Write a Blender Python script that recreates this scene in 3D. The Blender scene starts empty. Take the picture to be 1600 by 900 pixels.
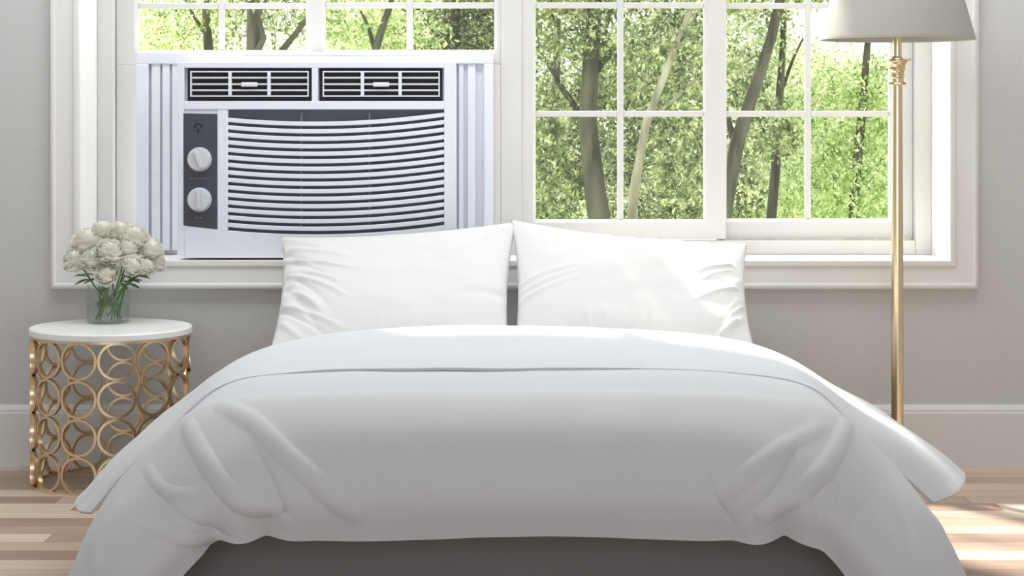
import bpy, bmesh, math, random
import numpy as np
from mathutils import Vector, noise, Matrix

# ------------------------------------------------------------------ camera, sky, sun, exposure
SC = bpy.context.scene
COL = SC.collection
CAM_Y, CAM_Z, FPX, HZ = -7.2, 1.27, 3100.0, 180.0
cam = bpy.data.cameras.new('camera')
cam.sensor_width = 36.0
cam.lens = 36.0 * FPX / 1600.0
cam.shift_y = -(450.0 - HZ) / 1600.0
cam_o = bpy.data.objects.new('camera', cam)
cam_o.location = (0, CAM_Y, CAM_Z)
cam_o.rotation_euler = (math.pi / 2, 0, 0)
COL.objects.link(cam_o)
SC.camera = cam_o

W = bpy.data.worlds.new('world'); SC.world = W
W.use_nodes = True
wn = W.node_tree.nodes; wl = W.node_tree.links
bg = wn['Background']
SKY_STRENGTH = 2.7
bg.inputs['Strength'].default_value = SKY_STRENGTH
bg.inputs['Color'].default_value = (0.93, 0.97, 1.0, 1)

sun = bpy.data.lights.new('sun', 'SUN')
sun.energy = 11.0
sun.angle = math.radians(2.5)
sun.color = (1.0, 0.93, 0.82)
sun_o = bpy.data.objects.new('sun', sun)
_d = Vector((0.50, -0.80, -0.82)).normalized()
sun_o.rotation_euler = _d.to_track_quat('-Z', 'Y').to_euler()
sun_o.location = (-4, 5, 7)
COL.objects.link(sun_o)

def portal(name, loc, rot, sx, sy):
    l = bpy.data.lights.new(name, 'AREA'); l.shape = 'RECTANGLE'; l.size = sx; l.size_y = sy
    l.cycles.is_portal = True
    o = bpy.data.objects.new(name, l); o.location = loc; o.rotation_euler = rot; COL.objects.link(o)
portal('window_portal', (0, 0.5, 1.65), (math.radians(-90), 0, 0), 3.2, 1.9)
portal('rear_portal', (0, -8.0, 1.45), (math.radians(90), 0, 0), 4.4, 2.3)

# unseen overhead area light, added to brighten wall, pillows and bed head
fill_area = bpy.data.lights.new('overhead_fill', 'AREA'); fill_area.shape = 'RECTANGLE'; fill_area.size = 4.6; fill_area.size_y = 1.0
fill_area.energy = 77; fill_area.color = (0.92, 0.965, 1.0)
fill_area_o = bpy.data.objects.new('overhead_fill', fill_area); fill_area_o.location = (0, -0.95, 2.80)
fill_area_o.rotation_euler = (math.radians(-8), 0, 0); COL.objects.link(fill_area_o)
SC.view_settings.view_transform = 'Standard'
SC.view_settings.look = 'None'
SC.view_settings.gamma = 1.0
SC.view_settings.use_curve_mapping = False
SC.view_settings.exposure = -0.08
SC.cycles.use_denoising = True
SC.cycles.max_bounces = 10
SC.cycles.transparent_max_bounces = 24
SC.cycles.sample_clamp_indirect = 6.0

R = random.Random(7)

# ------------------------------------------------------------------ helpers
def sc_at(Y): return FPX / (Y - CAM_Y)
def wx(px, Y): return (px - 800.0) / sc_at(Y)
def wz(py, Y): return CAM_Z - (py - HZ) / sc_at(Y)
def wp(px, py, Y): return Vector((wx(px, Y), Y, wz(py, Y)))

def srgb(r, g, b):
    f = lambda c: (c / 255 / 12.92) if c / 255 <= 0.04045 else ((c / 255 + 0.055) / 1.055) ** 2.4
    return (f(r), f(g), f(b), 1)

def mat(name, color, rough=0.5, metal=0.0, **kw):
    m = bpy.data.materials.new(name); m.use_nodes = True
    b = m.node_tree.nodes['Principled BSDF']
    b.inputs['Base Color'].default_value = color
    b.inputs['Roughness'].default_value = rough
    b.inputs['Metallic'].default_value = metal
    for k, v in kw.items(): b.inputs[k].default_value = v
    return m

def add_noise(m, c1, c2, scale=20, bump=0.0, vec='Object', stretch=None, detail=4, dist=0.002):
    nt = m.node_tree; n = nt.nodes; l = nt.links; b = n['Principled BSDF']
    tc = n.new('ShaderNodeTexCoord'); nz = n.new('ShaderNodeTexNoise')
    nz.inputs['Scale'].default_value = scale; nz.inputs['Detail'].default_value = detail
    src = tc.outputs[vec]
    if stretch:
        mp = n.new('ShaderNodeMapping'); mp.inputs['Scale'].default_value = stretch
        l.new(src, mp.inputs['Vector']); src = mp.outputs['Vector']
    l.new(src, nz.inputs['Vector'])
    cr = n.new('ShaderNodeValToRGB')
    cr.color_ramp.elements[0].color = c1; cr.color_ramp.elements[1].color = c2
    cr.color_ramp.elements[0].position = 0.3; cr.color_ramp.elements[1].position = 0.7
    l.new(nz.outputs['Fac'], cr.inputs['Fac']); l.new(cr.outputs['Color'], b.inputs['Base Color'])
    if bump:
        bp = n.new('ShaderNodeBump'); bp.inputs['Strength'].default_value = bump; bp.inputs['Distance'].default_value = dist
        l.new(nz.outputs['Fac'], bp.inputs['Height']); l.new(bp.outputs['Normal'], b.inputs['Normal'])
    return m

class MB:
    def __init__(s): s.v = []; s.f = []
    def add(s, vs, fs):
        o = len(s.v); s.v += [tuple(v) for v in vs]; s.f += [tuple(i + o for i in f) for f in fs]; return s
    def box(s, x0, x1, y0, y1, z0, z1):
        return s.add([(x0,y0,z0),(x1,y0,z0),(x1,y1,z0),(x0,y1,z0),(x0,y0,z1),(x1,y0,z1),(x1,y1,z1),(x0,y1,z1)],
                     [(0,3,2,1),(4,5,6,7),(0,1,5,4),(1,2,6,5),(2,3,7,6),(3,0,4,7)])
    def prism(s, poly, y0, y1):
        # poly: (x, z) counter-clockwise seen from -Y ; extruded in Y
        n = len(poly)
        vs = [(x, y0, z) for x, z in poly] + [(x, y1, z) for x, z in poly]
        fs = [tuple(range(n)), tuple(reversed(range(n, 2 * n)))]
        fs += [(i, i + n, (i + 1) % n + n, (i + 1) % n) for i in range(n)]
        return s.add(vs, fs)
    def ring(s, x0, x1, z0, z1, prof, close=True):
        # rectangular frame: profile of (inset, y) swept round with mitred corners
        vs = []
        for ins, y in prof:
            vs += [(x0+ins,y,z0+ins),(x1-ins,y,z0+ins),(x1-ins,y,z1-ins),(x0+ins,y,z1-ins)]
        fs = []; n = len(prof)
        for i in range(n if close else n - 1):
            j = (i + 1) % n
            for k in range(4):
                k2 = (k + 1) % 4
                fs.append((i*4+k, i*4+k2, j*4+k2, j*4+k))
        return s.add(vs, fs)
    def tube(s, pts, rad, seg=10, caps=True):
        pts = [Vector(p) for p in pts]; n = len(pts)
        if not hasattr(rad, '__len__'): rad = [rad] * n
        vs = []
        up = None
        for i, p in enumerate(pts):
            t = (pts[min(i+1, n-1)] - pts[max(i-1, 0)]).normalized()
            if up is None:
                up = Vector((0,0,1)) if abs(t.z) < 0.9 else Vector((1,0,0))
            a = t.cross(up)
            a = a.normalized() if a.length > 1e-5 else t.orthogonal().normalized()
            b = t.cross(a).normalized(); up = -b if (-b).dot(up) > 0 else b
            for k in range(seg):
                w = 2 * math.pi * k / seg
                vs.append(p + (a * math.cos(w) + b * math.sin(w)) * rad[i])
        fs = [(i*seg+k, i*seg+(k+1)%seg, (i+1)*seg+(k+1)%seg, (i+1)*seg+k) for i in range(n-1) for k in range(seg)]
        if caps: fs += [tuple(reversed(range(seg))), tuple(range((n-1)*seg, n*seg))]
        return s.add(vs, fs)
    def lathe(s, prof, c=(0,0,0), seg=48, close=False):
        cx, cy, cz = c; n = len(prof); vs = []
        for r, z in prof:
            for k in range(seg):
                w = 2*math.pi*k/seg; vs.append((cx + r*math.cos(w), cy + r*math.sin(w), cz + z))
        fs = []
        for i in range(n if close else n-1):
            j = (i+1) % n
            fs += [(i*seg+k, i*seg+(k+1)%seg, j*seg+(k+1)%seg, j*seg+k) for k in range(seg)]
        if not close: fs += [tuple(reversed(range(seg))), tuple(range((n-1)*seg, n*seg))]
        return s.add(vs, fs)
    def build(s, name, m, parent=None, smooth=False, bevel=0, seg=2, angle=35):
        me = bpy.data.meshes.new(name); me.from_pydata(s.v, [], s.f); me.update()
        bm = bmesh.new(); bm.from_mesh(me); bmesh.ops.recalc_face_normals(bm, faces=bm.faces); bm.to_mesh(me); bm.free()
        if m: me.materials.append(m)
        o = bpy.data.objects.new(name, me); COL.objects.link(o)
        if parent: o.parent = parent; o.matrix_parent_inverse = parent_inv(parent)
        if smooth:
            me.polygons.foreach_set('use_smooth', [True]*len(me.polygons))
            if smooth == 'angle': me.set_sharp_from_angle(angle=math.radians(angle))
        if bevel:
            b = o.modifiers.new('bevel', 'BEVEL'); b.width = bevel; b.segments = seg; b.limit_method = 'ANGLE'
            b.angle_limit = math.radians(40)
        return o

def parent_inv(p):
    # parents are never rotated when children are built: undo their translation chain
    t = Vector((0,0,0)); q = p
    while q is not None:
        t += Vector(q.location) + q.matrix_parent_inverse.translation if q.parent else Vector(q.location)
        q = q.parent
    return Matrix.Translation(-t)

def tag(o, label=None, cat=None, group=None, kind=None):
    if label: o['label'] = label
    if cat: o['category'] = cat
    if group: o['group'] = group
    if kind: o['kind'] = kind
    return o

def empty(name, loc=(0,0,0), **kw):
    o = bpy.data.objects.new(name, None); o.location = loc; o.empty_display_size = .1; COL.objects.link(o)
    return tag(o, **kw)

def child_copy(src, parent, loc):
    c = src.copy(); COL.objects.link(c); c.parent = parent; c.location = loc; return c

# ------------------------------------------------------------------ materials
M_WALL = add_noise(mat('greige_wall_paint', srgb(193,187,181), 0.85), srgb(200,199,199), srgb(203,202,202), 60, 0.05)
M_CEIL = mat('ceiling_paint', srgb(236,234,230), 0.9)
M_TRIM = mat('white_trim_paint', srgb(228,226,225), 0.42)
M_BASE = mat('baseboard_paint', srgb(220,219,218), 0.45)
M_SASH = mat('white_sash_vinyl', srgb(216,213,212), 0.35)
M_AC = mat('air_conditioner_plastic', srgb(229,230,241), 0.32)
M_ACG = mat('air_conditioner_pleat', srgb(206,207,216), 0.45)
M_ACP = mat('control_panel_plastic', srgb(62,64,76), 0.35)
M_DARK = mat('dark_vent_interior', srgb(38,38,46), 0.6)
M_GRD = mat('grille_backing', srgb(96,99,112), 0.7)
M_KNOB = mat('knob_plastic', srgb(205,206,214), 0.3)
M_INK = mat('panel_print', srgb(120,122,134), 0.5)
M_INKD = mat('panel_print_dark', srgb(22,22,30), 0.4)
M_DUVET = add_noise(mat('white_cotton', srgb(236,236,240), 0.85), srgb(207,208,214), srgb(211,212,218), 260, 0.12, dist=0.0006)
M_PILLOW = add_noise(mat('white_pillowcase', srgb(244,242,242), 0.85), srgb(214,213,214), srgb(219,218,219), 260, 0.1, dist=0.0006)
for _m in (M_DUVET, M_PILLOW):
    _m.node_tree.nodes['Principled BSDF'].inputs['Sheen Weight'].default_value = 0.15
M_SHEET = mat('white_sheet', srgb(240,240,242), 0.85)
M_BEDB = add_noise(mat('charcoal_upholstery', srgb(92,88,87), 0.95), srgb(132,128,128), srgb(140,136,136), 420, 0.3, dist=0.001)
M_GOLD = mat('brass', (0.90,0.74,0.50,1), 0.24, 1.0)
M_GOLDP = mat('pale_gold_metal', (0.82,0.66,0.44,1), 0.3, 1.0)
M_MARB = add_noise(mat('white_tabletop', srgb(244,243,241), 0.25), srgb(248,248,248), srgb(252,252,252), 6, 0)
M_SHADE = add_noise(mat('lamp_shade_fabric', srgb(206,202,197), 0.9), srgb(160,157,152), srgb(168,165,160), 500, 0.15, dist=0.0005)
M_STEM = mat('stem_green', srgb(86,128,66), 0.5)
M_LEAFI = mat('bouquet_leaf_green', srgb(98,128,74), 0.5)

def thin_glass(name, tint, refl=1.0):
    m = bpy.data.materials.new(name); m.use_nodes = True
    n = m.node_tree.nodes; l = m.node_tree.links; n.clear()
    out = n.new('ShaderNodeOutputMaterial'); mx = n.new('ShaderNodeMixShader')
    tr = n.new('ShaderNodeBsdfTransparent'); tr.inputs['Color'].default_value = tint
    gl = n.new('ShaderNodeBsdfGlossy'); gl.inputs['Roughness'].default_value = 0.02
    fr = n.new('ShaderNodeFresnel'); fr.inputs['IOR'].default_value = 1.0 + 0.45 * refl
    ior = 1.0 + 0.45 * refl                        # both faces of the pane reflect alike
    ge = n.new('ShaderNodeNewGeometry'); mr = n.new('ShaderNodeMapRange')
    mr.inputs['To Min'].default_value = ior; mr.inputs['To Max'].default_value = 1.0 / ior
    l.new(ge.outputs['Backfacing'], mr.inputs['Value']); l.new(mr.outputs[0], fr.inputs['IOR'])
    l.new(fr.outputs[0], mx.inputs[0]); l.new(tr.outputs[0], mx.inputs[1]); l.new(gl.outputs[0], mx.inputs[2])
    l.new(mx.outputs[0], out.inputs['Surface'])
    return m
M_PANE = thin_glass('window_glass', (0.99,1.0,0.99,1), 0.45)
M_VASE = thin_glass('vase_glass', (0.97,0.985,0.975,1), 1.25)
M_WATER = thin_glass('vase_water', (0.90,0.95,0.91,1), 0.8)

def petal_mat():
    m = bpy.data.materials.new('white_petal'); m.use_nodes = True
    n = m.node_tree.nodes; l = m.node_tree.links
    b = n['Principled BSDF']; out = n['Material Output']
    b.inputs['Base Color'].default_value = srgb(250,247,240); b.inputs['Roughness'].default_value = 0.7
    t = n.new('ShaderNodeBsdfTranslucent'); t.inputs['Color'].default_value = srgb(252,248,238)
    mx = n.new('ShaderNodeMixShader'); mx.inputs[0].default_value = 0.3
    l.new(b.outputs[0], mx.inputs[1]); l.new(t.outputs[0], mx.inputs[2]); l.new(mx.outputs[0], out.inputs['Surface'])
    return m
M_PETAL = petal_mat()

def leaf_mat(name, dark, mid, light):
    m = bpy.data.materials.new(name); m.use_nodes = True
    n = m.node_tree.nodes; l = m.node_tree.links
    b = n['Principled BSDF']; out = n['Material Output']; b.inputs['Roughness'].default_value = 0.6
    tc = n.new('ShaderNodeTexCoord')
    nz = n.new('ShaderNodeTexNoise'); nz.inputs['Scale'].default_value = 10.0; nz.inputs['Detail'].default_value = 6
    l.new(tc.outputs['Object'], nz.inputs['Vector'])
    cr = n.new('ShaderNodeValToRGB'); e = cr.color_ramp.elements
    e[0].position = 0.36; e[0].color = dark; e[1].position = 0.63; e[1].color = light  # ramp paints bright highlights and hazy paleness into the leaf colour
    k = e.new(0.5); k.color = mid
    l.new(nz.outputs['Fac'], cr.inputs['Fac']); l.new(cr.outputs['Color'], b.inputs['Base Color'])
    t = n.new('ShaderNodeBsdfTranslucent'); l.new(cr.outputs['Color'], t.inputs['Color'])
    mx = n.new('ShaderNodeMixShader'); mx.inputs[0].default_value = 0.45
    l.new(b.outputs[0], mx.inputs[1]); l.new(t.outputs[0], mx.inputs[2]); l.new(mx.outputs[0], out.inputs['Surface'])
    return m
L_MID = leaf_mat('leaves_mid_green', srgb(70,78,56), srgb(146,156,112), srgb(238,238,206))
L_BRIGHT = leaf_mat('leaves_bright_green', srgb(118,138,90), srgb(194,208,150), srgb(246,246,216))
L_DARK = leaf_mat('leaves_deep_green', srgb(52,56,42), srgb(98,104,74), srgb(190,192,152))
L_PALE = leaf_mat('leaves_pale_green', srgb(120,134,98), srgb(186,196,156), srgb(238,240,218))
M_BARK = add_noise(mat('brown_bark', srgb(110,100,90), 0.9), srgb(56,50,45), srgb(104,96,88), 14, 0.5, stretch=(1,1,.2), dist=0.01)
M_BARKP = add_noise(mat('pale_bark', srgb(176,164,150), 0.9), srgb(112,103,92), srgb(166,156,142), 14, 0.4, stretch=(1,1,.2), dist=0.01)
M_GRASS = add_noise(mat('grass', srgb(150,180,100), 0.9), srgb(128,160,84), srgb(186,208,128), 1.2, 0)

# floor plank wood: colour differs plank by plank
def plank_mat():
    m = bpy.data.materials.new('oak_plank'); m.use_nodes = True
    n = m.node_tree.nodes; l = m.node_tree.links; b = n['Principled BSDF']
    oi = n.new('ShaderNodeObjectInfo')
    cr = n.new('ShaderNodeValToRGB'); e = cr.color_ramp.elements
    e[0].color = srgb(158,132,118); e[1].color = srgb(222,203,186)
    k = e.new(0.45); k.color = srgb(194,169,152)
    l.new(oi.outputs['Random'], cr.inputs['Fac'])
    tc = n.new('ShaderNodeTexCoord'); mp = n.new('ShaderNodeMapping'); mp.inputs['Scale'].default_value = (1.2, 28, 28)
    nz = n.new('ShaderNodeTexNoise'); nz.inputs['Scale'].default_value = 2.2; nz.inputs['Detail'].default_value = 6
    ad = n.new('ShaderNodeVectorMath'); ad.operation = 'ADD'
    ml = n.new('ShaderNodeMath'); ml.operation = 'MULTIPLY'; ml.inputs[1].default_value = 37.0
    cb = n.new('ShaderNodeCombineXYZ')
    l.new(oi.outputs['Random'], ml.inputs[0]); l.new(ml.outputs[0], cb.inputs[0]); l.new(ml.outputs[0], cb.inputs[2])
    l.new(tc.outputs['Object'], ad.inputs[0]); l.new(cb.outputs[0], ad.inputs[1])
    l.new(ad.outputs[0], mp.inputs['Vector']); l.new(mp.outputs[0], nz.inputs['Vector'])
    mr = n.new('ShaderNodeMapRange'); mr.inputs['To Min'].default_value = 0.74; mr.inputs['To Max'].default_value = 1.2
    l.new(nz.outputs['Fac'], mr.inputs['Value'])
    mx = n.new('ShaderNodeVectorMath'); mx.operation = 'SCALE'
    l.new(cr.outputs['Color'], mx.inputs[0]); l.new(mr.outputs[0], mx.inputs['Scale'])
    l.new(mx.outputs[0], b.inputs['Base Color'])
    b.inputs['Roughness'].default_value = 0.42
    return m
M_PLANK = plank_mat()
M_SUB = mat('floor_underlay', srgb(96,76,64), 0.9)

# ------------------------------------------------------------------ room shell
XL, XR, YB, ZC = -2.9, 2.9, -8.0, 2.85
OX0, OX1, OZ0, OZ1 = -1.568, 1.586, 0.743, 2.60       # window opening
T = 0.42
w = MB()
w.box(XL-.2, OX0-.02, 0, T, -0.1, ZC); w.box(OX1+.02, XR+.2, 0, T, -0.1, ZC)
w.box(OX0-.02, OX1+.02, 0, T, -0.1, OZ0-.02); w.box(OX0-.02, OX1+.02, 0, T, OZ1+.02, ZC)
tag(w.build('wall_back', M_WALL), kind='structure')
tag(MB().box(XL-.2, XL, YB, 0, -.1, ZC).build('wall_left', M_WALL), kind='structure')
tag(MB().box(XR, XR+.2, YB, 0, -.1, ZC).build('wall_right', M_WALL), kind='structure')
w = MB(); w.box(XL-.2, -2.2, YB-.2, YB, -.1, ZC); w.box(2.2, XR+.2, YB-.2, YB, -.1, ZC)
w.box(-2.2, 2.2, YB-.2, YB, 2.6, ZC); w.box(-2.2, 2.2, YB-.2, YB, -.1, .3)  # rear opening added and sized to let sky light fill the room
tag(w.build('wall_front', M_WALL), kind='structure')
tag(MB().box(XL-.2, XR+.2, YB-.2, T, ZC, ZC+.15).build('ceiling', M_CEIL), kind='structure')

floor = MB().box(XL-.2, XR+.2, YB-.2, 0.0, -.12, -.012).build('floor', M_SUB)
tag(floor, kind='structure')
PW, PL = 0.118, 1.5
pm = None
rr = random.Random(3)
row = 0; y = -0.002
while y - PW > -3.3:
    x = XL + 0.002 - rr.random() * PL
    while x < XR:
        a, b = max(x, XL + .002), min(x + PL, XR - .002)
        if b - a > 0.12:
            full = abs((b - a) - PL) < 1e-6
            if full and pm is not None:
                o = bpy.data.objects.new('plank', pm); COL.objects.link(o); o.parent = floor
                o.location = (x, y, 0)
            else:
                hw = (b - a) - .0016
                q = MB().box(0, hw, -(PW-.0016), 0, -.012, 0)
                o = q.build('plank', M_PLANK, floor, bevel=.0)
                o.location = (a, y, 0)
                if full: pm = o.data
        x += PL
    y -= PW; row += 1
q = MB()
while y > YB - .05:
    x = XL - rr.random() * PL
    while x < XR:
        a, b = max(x, XL), min(x + PL, XR)
        if b - a > .05: q.box(a+.001, b-.001, max(y-PW, YB)+.001, y-.001, -.012, 0)
        x += PL
    y -= PW
tag(q.build('planks', M_PLANK, floor), kind='stuff')

# baseboards
def baseboard(name, x0, x1, y0, y1, axis):
    prof = [(0,0),(-.02,0),(-.02,.190),(-.017,.196),(-.017,.203),(-.012,.212),(-.007,.220),(0,.220)]
    m = MB()
    if axis == 'x':
        vs = [(x0, p[0], p[1]) for p in prof] + [(x1, p[0], p[1]) for p in prof]
    else:
        sgn = 1 if x0 < 0 else -1
        vs = [(x0 - sgn*p[0], y0, p[1]) for p in prof] + [(x0 - sgn*p[0], y1, p[1]) for p in prof]
    n = len(prof)
    m.add(vs, [tuple(range(n)), tuple(reversed(range(n,2*n)))] + [(i,(i+1)%n,(i+1)%n+n,i+n) for i in range(n)])
    tag(m.build(name, M_BASE), kind='structure')
baseboard('baseboard_back', XL, XR, 0, 0, 'x')
baseboard('baseboard_left', XL, XL, YB, -.02, 'y')
baseboard('baseboard_right', XR, XR, YB, -.02, 'y')

# window casing and reveal
cp = [(0,0),(0,-.022),(.004,-.028),(.014,-.030),(.020,-.027),(.024,-.021),(.055,-.018),(.082,-.018),(.086,-.024),(.098,-.025),(.1045,-.022),(.1045,0)]
tag(MB().ring(OX0-.1045, OX1+.1045, OZ0-.1045, OZ1+.1045, cp).build('trim_1', M_TRIM, smooth='angle', angle=50), kind='structure')
tag(MB().ring(OX0-.019, OX1+.019, OZ0-.019, OZ1+.019, [(0,0.001),(.019,0.001),(.019,T+.05),(0,T+.05)]).build('trim_2', mat('jamb_sunlit_paint', srgb(249,248,246), .35)), kind='structure')  # liner colour lightened beyond the trim to carry the sunlit white

# window frame & sashes
FZ0 = 0.796
MX0, MX1 = -0.043, 0.038      # centre mullion
def frame_ring(x0, x1, name, parent, l=.060, r=.060):
    m = MB()
    m.box(x0, x0+l, .30, .40, OZ0, OZ1) if l else None
    m.box(x1-r, x1, .30, .40, OZ0, OZ1) if r else None
    a, b = x0+l, x1-r
    m.box(a, b, .30, .40, OZ0, FZ0); m.box(a, b, .30, .40, OZ1-.055, OZ1)
    return m.build(name, M_SASH, parent, bevel=.003)
win1 = tag(empty('window_1', (-.8, .35, .743)), kind='structure')
win2 = tag(empty('window_2', (.8, .35, .743)), kind='structure')
frame_ring(OX0, MX0, 'frame', win1, r=0)
frame_ring(MX1, OX1, 'frame', win2, l=0)
MB().box(MX0, MX1, .305, .40, OZ0, OZ1).build('mullion', M_SASH, win2, bevel=.003)

ROWS = [1.275, 1.687, 2.09]
def sash(parent, x0, x1, z0, z1, yf, gx0, gx1, gz0, gz1, mx, rows):
    # stiles and rails joined into one frame with a bevelled glass stop
    m = MB(); d = .045; bv = .011
    O = [(x0,z0),(x1,z0),(x1,z1),(x0,z1)]
    I = [(gx0-bv,gz0-bv),(gx1+bv,gz0-bv),(gx1+bv,gz1+bv),(gx0-bv,gz1+bv)]
    G = [(gx0,gz0),(gx1,gz0),(gx1,gz1),(gx0,gz1)]
    vs = [(x,yf+d,z) for x,z in O]+[(x,yf,z) for x,z in O]+[(x,yf,z) for x,z in I]+[(x,yf+.014,z) for x,z in G]+[(x,yf+d,z) for x,z in G]
    fs = []
    for i in range(5):
        j = (i+1)%5
        for k in range(4):
            fs.append((i*4+k, i*4+(k+1)%4, j*4+(k+1)%4, j*4+k))
    m.add(vs, fs)
    s_ = m.build('sash', M_SASH, parent)
    b = s_.modifiers.new('bevel','BEVEL'); b.width=.002; b.segments=2; b.limit_method='ANGLE'; b.angle_limit=math.radians(40)
    hw = .0115
    yc = yf + .018
    MB().box(mx-hw, mx+hw, yc, yc+.018, gz0, gz1).build('muntin', M_SASH, s_, bevel=.003)
    for z in rows:
        for a, c in ((gx0, mx-hw), (mx+hw, gx1)):
            MB().box(a, c, yc, yc+.018, z-.011, z+.011).build('muntin', M_SASH, s_, bevel=.003)
    zs = [gz0] + [z for z in rows] + [gz1]
    for i in range(len(zs)-1):
        for a, c in ((gx0, mx), (mx, gx1)):
            MB().box(a, c, yc+.008, yc+.011, zs[i], zs[i+1]).build('pane', M_PANE, s_)
    return s_
RZ = 1.518
gz1 = 2.49
XZ0, XZ1 = FZ0+.004, OZ1-.055
sash(win1, -1.506, -.745, 1.462, XZ1, .350, -1.425, -.782, RZ, gz1, wx(345,.35), ROWS[1:])
sash(win1, -.781, MX0, 1.462, XZ1, .312, -.709, -.068, RZ, gz1, wx(640,.33), ROWS[1:])
sash(win2, MX1, .811, XZ0, XZ1, .312, .090, .728, .874, gz1, wx(969.5,.33), ROWS)
sash(win2, .775, 1.525, XZ0, XZ1, .350, .818, 1.439, .874, gz1, wx(1263,.36), ROWS)
MB().box(-1.506, -1.418, .350, .395, FZ0, 1.462).build('stile', M_SASH, win1, bevel=.003)
MB().box(-.090, MX0, .30, .36, FZ0, 1.462).build('stile', M_SASH, win1, bevel=.003)

# ------------------------------------------------------------------ air conditioner
AY = 0.020
def ax(px): return wx(px, AY)
def az(py): return wz(py, AY)
ac = tag(empty('air_conditioner', (ax(495), .15, az(403))), 'white window air conditioner filling the lower left window, with dark control strip',
         'air conditioner')
h = MB()
h.box(ax(277)+.003, ax(712)-.003, AY+.034, .285, az(402), az(98))                  # body behind the bezel
h.box(ax(300), ax(690), .285, .80, .80, 1.44)                                # chassis outside
h.build('housing', M_AC, ac, bevel=.006, seg=3)
def poly_px(m, pts, y0, y1): m.prism([(ax(x), az(y)) for x, y in pts], y0, y1)
SAGK = 0.00035
def sag(x): return SAGK * (200**2 - (x-490)**2)
bz = MB()
bot = [(277,403),(712,403),(712,97)]
# bezel strips
poly_px(bz, [(277,403),(288,403),(288,97),(277,97)], AY, AY+.036)
poly_px(bz, [(288,106),(694,106),(694,97),(288,97)], AY, AY+.036)
poly_px(bz, [(694,403),(712,403),(712,97),(694,97)], AY, AY+.036)
poly_px(bz, [(487,158),(497,158),(497,106),(487,106)], AY, AY+.036)
poly_px(bz, [(288,106+52),(288,171),(694,171),(694,158)][::-1] if False else [(288,171),(694,171),(694,158),(288,158)], AY-.002, AY+.036)
poly_px(bz, [(340,360),(356,360),(356,171),(340,171)], AY, AY+.036)
xs = [356 + (694-356)*i/24 for i in range(25)]
low = [(x, 352.5 + sag(x)) for x in xs]
poly_px(bz, [(288,403),(694,403)] + low[::-1] + [(340,359),(288,353)], AY, AY+.036)
poly_px(bz, [(288,354),(340,360),(340,171),(288,171)], AY+.004, AY+.036)
bz.build('bezel', M_AC, ac, smooth='angle', bevel=.0015)
# thin lip line round the top edge
# outlet vents
def vent(x0, x1, vx):
    v = MB(); poly_px(v, [(x0,158),(x1,158),(x1,105),(x0,105)], AY+.030, AY+.0345)
    v = v.build('air_vent', M_DARK, ac)
    r = MB()
    X0, X1, Z0, Z1 = ax(x0+6), ax(x1-4), az(151), az(111)
    r.ring(X0, X1, Z0, Z1, [(0,AY+.004),(.0045,AY+.004),(.0045,AY+.029),(0,AY+.029)])
    r.build('vent_frame', M_AC, v)
    for yy in (121.5, 131.5, 141):
        MB().box(X0+.004, X1-.004, AY+.006, AY+.026, az(yy)-.0035, az(yy)+.0035).build('slat', M_KNOB, v, bevel=.001)
    for xx in vx:
        MB().box(ax(xx)-.006, ax(xx)+.006, AY+.002, AY+.024, Z0+.004, Z1-.004).build('divider', M_AC, v, bevel=.001)
    xc = sum(vx)/2
    MB().box(ax(xc)-.030, ax(xc)+.030, AY-.004, AY+.008, az(132)-.008, az(132)+.008).build('vent_tab', M_AC, v, bevel=.004, seg=3)
vent(291, 486, (359, 420)); vent(498, 691, (566, 625))
# intake grille
gr = MB(); poly_px(gr, [(352,385),(698,385),(698,171),(352,171)], AY+.028, AY+.0345)
gr = gr.build('grille', M_GRD, ac)
sm = None
NX = 28
for k in range(15):
    yk = 173.6 + 11.73*k + 5.9
    if sm is None:
        s = MB(); vs = []; fs = []
        cs = [(-.0083,.004),(-.0060,0),(.0055,.000),(.0080,.004),(.0065,.020),(-.0065,.020)]
        for i in range(NX+1):
            x = 355 + (695-355)*i/NX
            zc = -sag(x)/sc_at(AY)
            for dz, dy in cs: vs.append((ax(x)-ax(525), dy, zc + dz))
        n = len(cs)
        for i in range(NX):
            for j in range(n): fs.append((i*n+j, i*n+(j+1)%n, (i+1)*n+(j+1)%n, (i+1)*n+j))
        fs += [tuple(range(n)), tuple(range(NX*n, NX*n+n))[::-1]]
        s.add(vs, fs); o = s.build('slat', M_AC, gr, smooth='angle', angle=30); sm = o
        sm_mesh = o.data
    else:
        o = bpy.data.objects.new('slat', sm_mesh); COL.objects.link(o); o.parent = gr; o.matrix_parent_inverse = parent_inv(gr)
    o.location = (ax(525), AY+.004, az(yk))
for xx in (470, 577):
    MB().box(ax(xx)-.004, ax(xx)+.004, AY+.018, AY+.029, az(358), az(176)).build('divider', mat('grille_divider', srgb(120,122,134), .6), gr)
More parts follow.
